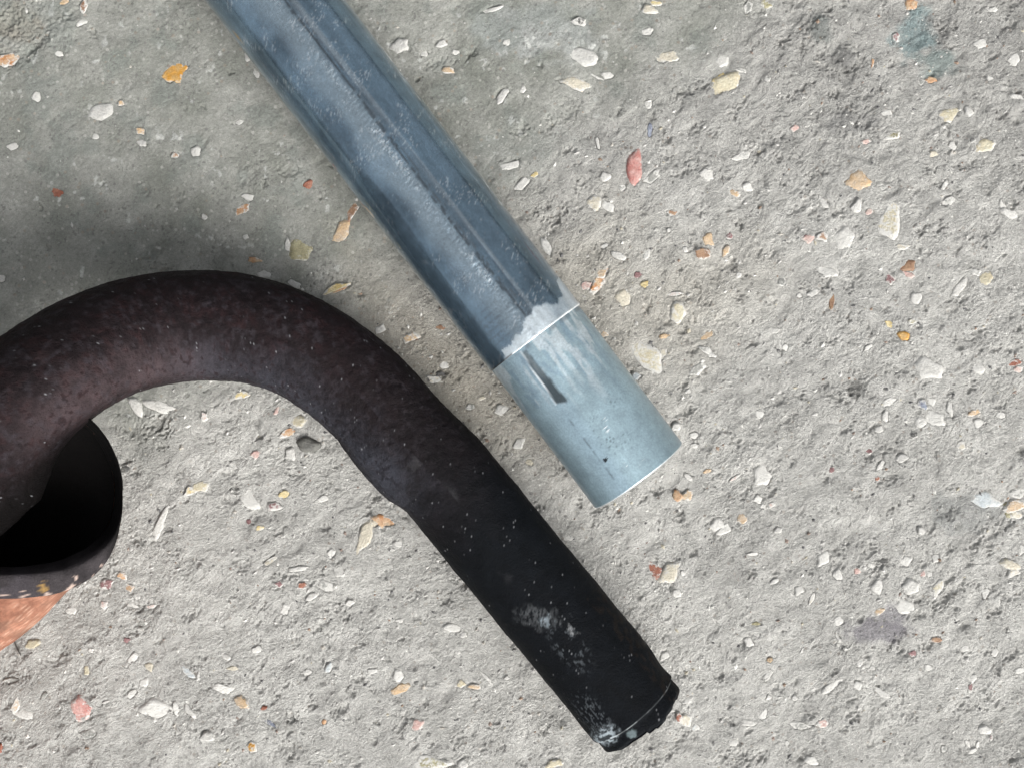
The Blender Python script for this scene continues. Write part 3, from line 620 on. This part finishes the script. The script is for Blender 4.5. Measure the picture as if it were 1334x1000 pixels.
# ---- black iron pipe bent like a crook, welded to a rusty elbow
RB = .01665
ctl = [(840, 940, 17), (820, 916, 17), (760, 842, 17), (700, 769, 17), (640, 696, 17), (581, 624, 17.2), (545, 588, 17.6), (515, 558, 18.2), (486, 524, 19), (452, 493, 20),
       (412, 464, 21.5), (368, 442, 23), (318, 428, 24.5), (265, 424, 27), (212, 428, 31), (160, 440, 37), (108, 462, 45), (56, 496, 53), (4, 531, 60), (-48, 571, 65), (-98, 615, 66), (-134, 668, 56), (-140, 720, 40)]
pts = np.array([P(a_, b_, c_ / 1000 + .0004) for a_, b_, c_ in ctl])
def catmull(Pn, m):
    out = []
    Q = np.vstack([2 * Pn[0] - Pn[1], Pn, 2 * Pn[-1] - Pn[-2]])
    for i in range(1, len(Q) - 2):
        t_ = np.linspace(0, 1, m, endpoint=False)[:, None]
        a_, b_, c_, d_ = Q[i - 1], Q[i], Q[i + 1], Q[i + 2]
        out.append(.5 * ((2 * b_) + (c_ - a_) * t_ + (2 * a_ - 5 * b_ + 4 * c_ - d_) * t_ ** 2 + (3 * b_ - a_ - 3 * c_ + d_) * t_ ** 3))
    return np.vstack(out + [Pn[-1:]])
dense = catmull(pts, 40)
for _ in range(12): dense[1:-1] = (dense[:-2] + 2 * dense[1:-1] + dense[2:]) / 4
al = np.concatenate([[0], np.cumsum(np.linalg.norm(np.diff(dense, axis=0), axis=1))])
NB = 860
sP = np.linspace(0, al[-1], NB)
Cp = np.stack([np.interp(sP, al, dense[:, k]) for k in range(3)], 1)
KP = S * (D - .017) / D
crook = empty("bent_iron_pipe", (P(580, 625)[0], P(580, 625)[1], 0))
crook["label"] = "rusty black iron pipe bent like a crook, welded to a wide dark open elbow"
crook["category"] = "bent pipe"


def pipe_coords(SS, TH):
    u = SS / KP; v = np.sin(TH); return u, v
def pipe_col(SS, TH):
    u, v = pipe_coords(SS, TH)           # path runs from the tip back: right-hand side of path is image lower-left
    lat = v * 67                        # + towards the upper right, photo pixels
    w_ = TH * 64
    c = np.empty(SS.shape + (3,)); c[:] = (.0045, .0056, .0072)
    n1_ = fbm(u, w_, 60, 4, 3); n2_ = fbm(u, w_, 14, 4, 7); n3_ = fbm(u, w_, 5, 3, 11)
    c *= (1 + .35 * n2_)[..., None]
    rust = ss(300, 640, u + 60 * n1_)
    c = mix(c, (.010, .009, .0095), ss(300, 480, u + 40 * n1_) * .7)
    c = mix(c, np.array((.014, .0095, .0105)), rust * (.75 + .4 * n2_).clip(0, 1))
    # dust and painted light sheen, grey blue, on crown and inner flank
    sheen = ss(-.2, .7, .4 * n1_ + .22 * n2_ + .2 * n3_ + .50 - np.abs(TH_c(TH) + .95) * .62) * ss(360, 470, u) * (1 - ss(1000, 1120, u))
    c = c * (1 - (sheen * .72)[..., None]) + (sheen * .72)[..., None] * mix(np.zeros(SS.shape + (3,)) + (.050, .054, .068), (.078, .058, .062), ss(720, 900, u))
    c = mix(c, (.050, .024, .024), ss(.0, .7, .6 * n2_ + .7 * n3_) * ss(520, 720, u + 60 * n1_) * .5)
    c = mix(c, (.045, .040, .047), ss(-.05, .7, fbm(u, w_, 7, 4, 21)) * rust * .45)
    c = mix(c, (.085, .085, .09), ss(.15, .5, fbm(u, w_, 30, 4, 25)) * ss(240, 300, u) * (1 - ss(420, 520, u)) * (1 - ss(4, 18, np.abs(lat + 8))) * .3)
    c = mix(c, (.008, .006, .007), ss(.15, .5, n3_ + .3 * n2_) * ss(280, 500, u) * .6)
    c = mix(c, (.004, .0035, .0035), ss(940, 1040, u) * ss(math.radians(62), math.radians(112), -TH_c(TH) + .25 * n2_) * .97)  # shade painted in: underside fades to black near the elbow mouth
    met = np.zeros(SS.shape) + .05; rgh = .62 + .12 * n2_
    # glinting grains
    grain = ss(.88, .94, vn(u / 1.15, w_ / 1.15, 33)) * ss(.15, .6, vn(u / 13, w_ / 13, 36))
    c = mix(c, (.34, .35, .37), grain * .55)
    # chalky smears near the tip
    tb = u + 0
    sm1 = (1 - ss(.35, 1.0, np.hypot((tb - 199 + (lat + 8) * .5) / 22, (lat + 14) / 30) + .5 * fbm(u, w_, 9, 3, 41))) * ss(-.45, .25, fbm(u + w_, (w_ - u) * 2.2, 7, 4, 42))
    c = mix(c, (.07, .075, .08), sm1 * .8); 
    c = mix(c, (.22, .26, .29), (1 - ss(.25, .9, np.hypot((tb - 194) / 12, (lat + 11) / 13) + .6 * fbm(u, w_, 6, 3, 45))) * ss(-.35, .25, fbm(u + w_, (w_ - u) * 2.5, 4, 3, 48)) * .9)
    c = mix(c, (.24, .25, .26), (1 - ss(.2, .8, np.hypot((tb - 165) / 9, (lat - 8) / 6) + .9 * fbm(u, w_, 4, 3, 46))) * .8)
    area = np.maximum(1 - ss(.4, 1.1, np.hypot((tb - 150) / 45, (lat + 8) / 22)), 1 - ss(.4, 1.1, np.hypot((tb - 62) / 42, (lat + 40) / 20)))
    fl = ss(.24, .42, fbm(u * .8 + w_ * .4, w_ * 1.4, 3.2, 3, 51) + .25 * vn(u / 14, w_ / 14, 52)) * area
    c = mix(c, (.20, .225, .25), fl * .26)
    edge_ = (1 - ss(.3, 1.1, np.hypot((tb - 30) / 16, (lat + 46) / 22) + .4 * fbm(u, w_, 6, 3, 55)))
    c = mix(c, (.38, .44, .48), edge_ * (.08 + .85 * ss(-.15, .25, fbm(u * 2, w_, 5, 3, 58))))
    c = mix(c, (.15, .19, .20), (1 - ss(.4, 1.0, np.hypot((tb - 13) / 9, (lat + 20) / 9) + .4 * fbm(u, w_, 5, 2, 56))) * .8)
    line = (1 - ss(.5, 1.4, np.abs(u - 23.6))) * (.35 + .65 * ss(-.3, .4, vn(w_ / 9, u * 0, 57)))
    c = mix(c, (.36, .39, .40), line * (.25 + .6 * ss(10, -40, lat)))
    c = mix(c, (.012, .010, .009), (lat > 46) * ss(.0, .4, vn(u / 6, w_ / 6, 3)) * (u < 180) * .8)
    return c, met, np.clip(rgh, .25, .95)
def TH_c(TH): return np.where(TH > np.pi, TH - 2 * np.pi, TH)
def pipe_disp(SS, TH):
    u, v = pipe_coords(SS, TH); w_ = TH * 64
    r = .00022 * fbm(u, w_, 26, 3, 61) + .00012 * fbm(u, w_, 6, 3, 63) * (.5 + ss(250, 500, u)) - .00016 * ss(.3, .6, fbm(u, w_, 7, 2, 67)) * ss(280, 480, u)
    # crease on the inside where it was bent
    r = r + .0014 * np.exp(-((u - 456) / 52) ** 2) * ss(406, 444, u) * ss(.1, .95, -v)
    r = r - .0009 * np.exp(-((u - 350) / 30) ** 2) * ss(.3, .9, v) * 0
    dent = .0007 * ss(.5, .95, v) * np.exp(-((u - 40) / 20) ** 2)
    # the wall flares down into the mouth of the elbow where the two are welded
    w2_ = ss(985, 1110, u); r = r + .018 * w2_ * np.exp(-((TH_c(TH) + math.radians(148)) / math.radians(40)) ** 2)
    return r - dent
rad = np.full(NB, RB)
up_ = sP / KP
rad -= .0009 * (1 - ss(22.5, 25, up_)); rad -= .0022 * (1 - ss(0, 9, up_)) ** 2
rad += .0009 * ss(640, 800, up_)
s_in = np.array([0, 0, 0, 0]); d0 = (Cp[0] - Cp[6]); d0 /= np.linalg.norm(d0)
Cin = np.array([Cp[0] - d0 * .03, Cp[0] - d0 * .002, Cp[0] - d0 * 0, Cp[0] + d0 * .0002])
rin_ = [RB - .0052, RB - .0052, RB - .0048, RB - .0036]
# the bore rings come first, with the frame of the tip
def build_pipe():
    T, Rr, U = frames(Cp); Mr = 220
    T = np.vstack([np.tile(T[0], (4, 1)), T]); Rr = np.vstack([np.tile(Rr[0], (4, 1)), Rr]); U = np.vstack([np.tile(U[0], (4, 1)), U])
    C = np.vstack([Cin, Cp]); s = np.append(s_in, sP)
    th = np.linspace(0, 2 * np.pi, Mr, endpoint=False)
    SS, TH = np.meshgrid(s, th, indexing='ij')
    d_ = pipe_disp(SS, TH); d_[:4] = d_[4]
    r = np.append(rin_, rad)[:, None] + d_
    w_ = (1 - ss(4, 16, np.abs(SS) / KP)) * (np.arange(len(C))[:, None] > 1)
    r = r - .0008 * ss(.25, .4, vn(TH * 1.5, SS * 0, 5)) * (1 - ss(19, 23, SS / KP)) * (np.arange(len(C))[:, None] > 3)
    V = C[:, None, :] + r[..., None] * (np.cos(TH)[..., None] * U[:, None, :] + np.sin(TH)[..., None] * Rr[:, None, :])
    V = V + T[:, None, :] * (.6 * w_ * (.0008 * fbm(TH * 4, TH * 0, 3, 3, 2) + .0009 * ss(.0, .5, vn(TH * 1.1, TH * 0, 9)) - .0008 * ss(.25, .35, vn(TH * 2.6 + 4, TH * 0, 11))))[..., None]
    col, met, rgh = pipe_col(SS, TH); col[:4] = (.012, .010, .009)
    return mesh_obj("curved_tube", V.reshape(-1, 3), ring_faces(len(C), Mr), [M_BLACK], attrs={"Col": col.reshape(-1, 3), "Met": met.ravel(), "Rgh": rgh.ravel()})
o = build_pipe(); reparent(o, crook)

# elbow: wide lip facing up, body bending down and away to the lower left
def superell(cx, cy, a_, b_, n_, z, ph, bt=None):
    c_, s_ = np.cos(ph), np.sin(ph)
    n = np.where(s_ < 0, n_, 2.0)                 # squarer towards image bottom
    bb = np.where(s_ < 0, b_, b_ if bt is None else bt)
    x = cx + a_ * np.sign(c_) * np.abs(c_) ** (2 / n); y = cy - bb * np.sign(s_) * np.abs(s_) ** (2 / n)
    k = S * (D - z) / D
    return np.stack([(x - 667) * k, (500 - y) * k, z + 0 * x], -1)
Ml = 220
ph = np.linspace(0, 2 * np.pi, Ml, endpoint=False)
def elbow_ring(cpx, cpy, cz, r_mm, al_):
    c0 = P(cpx, cpy, cz); Ud = np.array([.605, -.796, 0]); dur = np.array([.796, .605, 0])
    V_ = math.cos(al_) * dur + math.sin(al_) * np.array([0, 0, -1.0])
    p0 = math.radians(-52.8)
    return c0 + (r_mm / 1000) * (np.cos(ph - p0)[:, None] * Ud + np.sin(ph - p0)[:, None] * V_)
def loft(name, rings, mat, colf, disp=.0003, sub=1):
    Rg = np.array(rings)
    if sub > 1:
        t0 = np.arange(len(Rg)); t1 = np.linspace(0, len(Rg) - 1, (len(Rg) - 1) * sub + 1)
        Q = np.empty((len(t1),) + Rg.shape[1:])
        for i, tt in enumerate(t1):
            k = min(int(tt), len(Rg) - 2); f = tt - k
            p0_, p1_, p2_, p3_ = Rg[max(k - 1, 0)], Rg[k], Rg[k + 1], Rg[min(k + 2, len(Rg) - 1)]
            Q[i] = .5 * ((2 * p1_) + (p2_ - p0_) * f + (2 * p0_ - 5 * p1_ + 4 * p2_ - p3_) * f * f + (3 * p1_ - p0_ - 3 * p2_ + p3_) * f ** 3)
        Rg = Q
    N = len(Rg)
    cen = Rg.mean(1, keepdims=True)
    dirn = Rg - cen; dirn /= np.linalg.norm(dirn, axis=-1, keepdims=True) + 1e-9
    I, J = np.meshgrid(np.arange(N), np.arange(Ml), indexing='ij')
    ww = J * 2 * np.pi / Ml * 60; uu = I * 6.0
    Rg = Rg + dirn * (disp * (fbm(uu, ww, 30, 3, 5) + .4 * fbm(uu, ww, 6, 3, 8)))[..., None]
    col, met, rgh = colf(uu, ww, Rg)
    return mesh_obj(name, Rg.reshape(-1, 3), ring_faces(N, Ml)[:, ::-1], [mat], attrs={"Col": col.reshape(-1, 3), "Met": met.ravel(), "Rgh": rgh.ravel()})
def dark_col(uu, ww, Rg):
    c = np.empty(uu.shape + (3,)); c[:] = (.006, .0055, .0055)  # shade inside the bore painted as plain black
    return c, uu * 0, uu * 0 + .85
def lip_col(uu, ww, Rg):
    x = 667 + Rg[..., 0] / S * D / (D - Rg[..., 2]); y = 500 - Rg[..., 1] / S * D / (D - Rg[..., 2])
    c = np.empty(uu.shape + (3,)); c[:] = (.038, .034, .036)
    c *= (1 + .5 * fbm(x, y, 12, 4, 3))[..., None]
    c = mix(c, (.058, .052, .058), ss(90, 20, x) * ss(.0, .4, fbm(x, y, 30, 3, 8) + .2) * .8)
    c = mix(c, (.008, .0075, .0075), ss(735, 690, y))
    for cx_, cy_, l_, w_, a_ in ((88, 768, 11, 3, .7), (93, 763, 5, 2, .7), (61, 773, 5, 2.5, .2), (30, 776, 8, 1.6, .3), (99, 752, 3.5, 2.5, -.7), (117, 758, 3, 1.2, 1.0), (105, 759, 3, 1.2, 1.1), (132, 736, 2, 1.6, 0), (6, 775, 6, 1.2, .1), (28, 770, 5, 1.0, .4), (121, 749, 2, 1, 0)):
        xx = (x - cx_) * math.cos(a_) - (y - cy_) * math.sin(a_); yy = (x - cx_) * math.sin(a_) + (y - cy_) * math.cos(a_)
        c = mix(c, (.46, .36, .31), (1 - ss(.6, 1.1, np.hypot(xx / l_, yy / w_) + .35 * vn(x / 2, y / 2, 5))) * .9)
    c = mix(c, (.30, .19, .07), (1 - ss(3, 7, np.hypot((x - 57) / .9, (y - 764) / 1.3) + 4 * vn(x / 3, y / 3, 6))) * .85)
    return c, uu * 0, uu * 0 + .7
def rust_col(uu, ww, Rg):
    x = Rg[..., 0] * 1000; y = Rg[..., 1] * 1000
    c = np.empty(uu.shape + (3,)); c[:] = (.25, .115, .075)
    c *= (1 + .35 * fbm(x, y, 6, 4, 3))[..., None]
    c = mix(c, (.40, .20, .135), ss(-.1, .5, fbm(x + y, y * 2, 3, 4, 9)) * .7)
    c = mix(c, (.52, .34, .25), ss(.45, .7, vn((x + y) / 1.3, (x - y) / .4, 12)) * .6)
    c = mix(c, (.15, .085, .06), ss(.15, .5, fbm(x, y, 5, 3, 15)) * .6)
    return c, uu * 0, uu * 0 + .85
zl = .050
lip_o = superell(4, 640, 155, 138, 2.7, zl, ph)
lip_m = superell(4, 640, 155.5, 122, 2.7, zl + .003, ph, 137)
lip_i = superell(3, 640, 155, 106, 2.6, zl + .0028, ph, 136)
in1 = superell(0, 640, 149, 98, 2.4, zl - .006, ph, 128)
u0 = superell(2, 643, 151, 133, 2.4, zl - .004, ph)
rings = [u0]
for f, (cx_, cy_, cz_, rr, aa) in enumerate([(6, 684, .033, 29.0, .10), (-28, 720, .0295, 28.5, .60), (-83, 767, .0285, 28, 1.25), (-158, 824, .0282, 28, 1.5), (-308, 938, .0282, 28, 1.53)]):
    r_ = elbow_ring(cx_, cy_, cz_, rr, aa)
    if f == 0: r_ = superell(0, 648, 147, 132, 2.3, .038, ph)
    rings.append(r_)
bore = [r_.mean(0) + (r_ - r_.mean(0)) * (.90, .78, .60, .02)[i_] for i_, r_ in enumerate(rings[1:5])]
o = loft("elbow_bore", bore[::-1] + [in1], M_BLACK, dark_col, .0002, 8); reparent(o, crook); o["label"] = "inside of the open elbow, painted black for its shade"
o = loft("lip", [in1, lip_i, lip_m, lip_o, superell(2, 643, 152, 134, 2.5, zl - .003, ph)], M_BLACK, lip_col, .0004, 12); reparent(o, crook)
o["label"] = "chipped dark lip around the mouth of the elbow"
o = loft("elbow_body", rings, M_RUST, rust_col, .0004, 14); reparent(o, crook); o["label"] = "orange rusted outer wall running away under the lip"

# ---- a thin dark twig on the slab, below the rusty elbow
tw = np.array([P(16, 826), P(19, 834), P(22, 843), P(28, 853)]); tw[:, 2] = [ground_z(*p[:2]) + .0009 for p in tw]
twd = catmull(tw, 6)
t = NT("dark_twig"); t.l(t.mixc(t.noise(2000), (.03, .028, .026), (.08, .07, .06)), t.b.inputs["Base Color"]); t.b.inputs["Roughness"].default_value = .8
T_, R_, U_ = frames(twd); th = np.linspace(0, 2 * np.pi, 8, endpoint=False)
rr = np.interp(np.linspace(0, 1, len(twd)), [0, .1, .8, 1], [.00012, .00026, .0003, .0001])
Vt = twd[:, None, :] + rr[:, None, None] * (np.cos(th)[None, :, None] * U_[:, None, :] + np.sin(th)[None, :, None] * R_[:, None, :])
o = mesh_obj("twig", Vt.reshape(-1, 3), ring_faces(len(twd), 8), [t.m])
o["label"] = "thin dark twig lying on the concrete below the orange rusted elbow"; o["category"] = "twig"
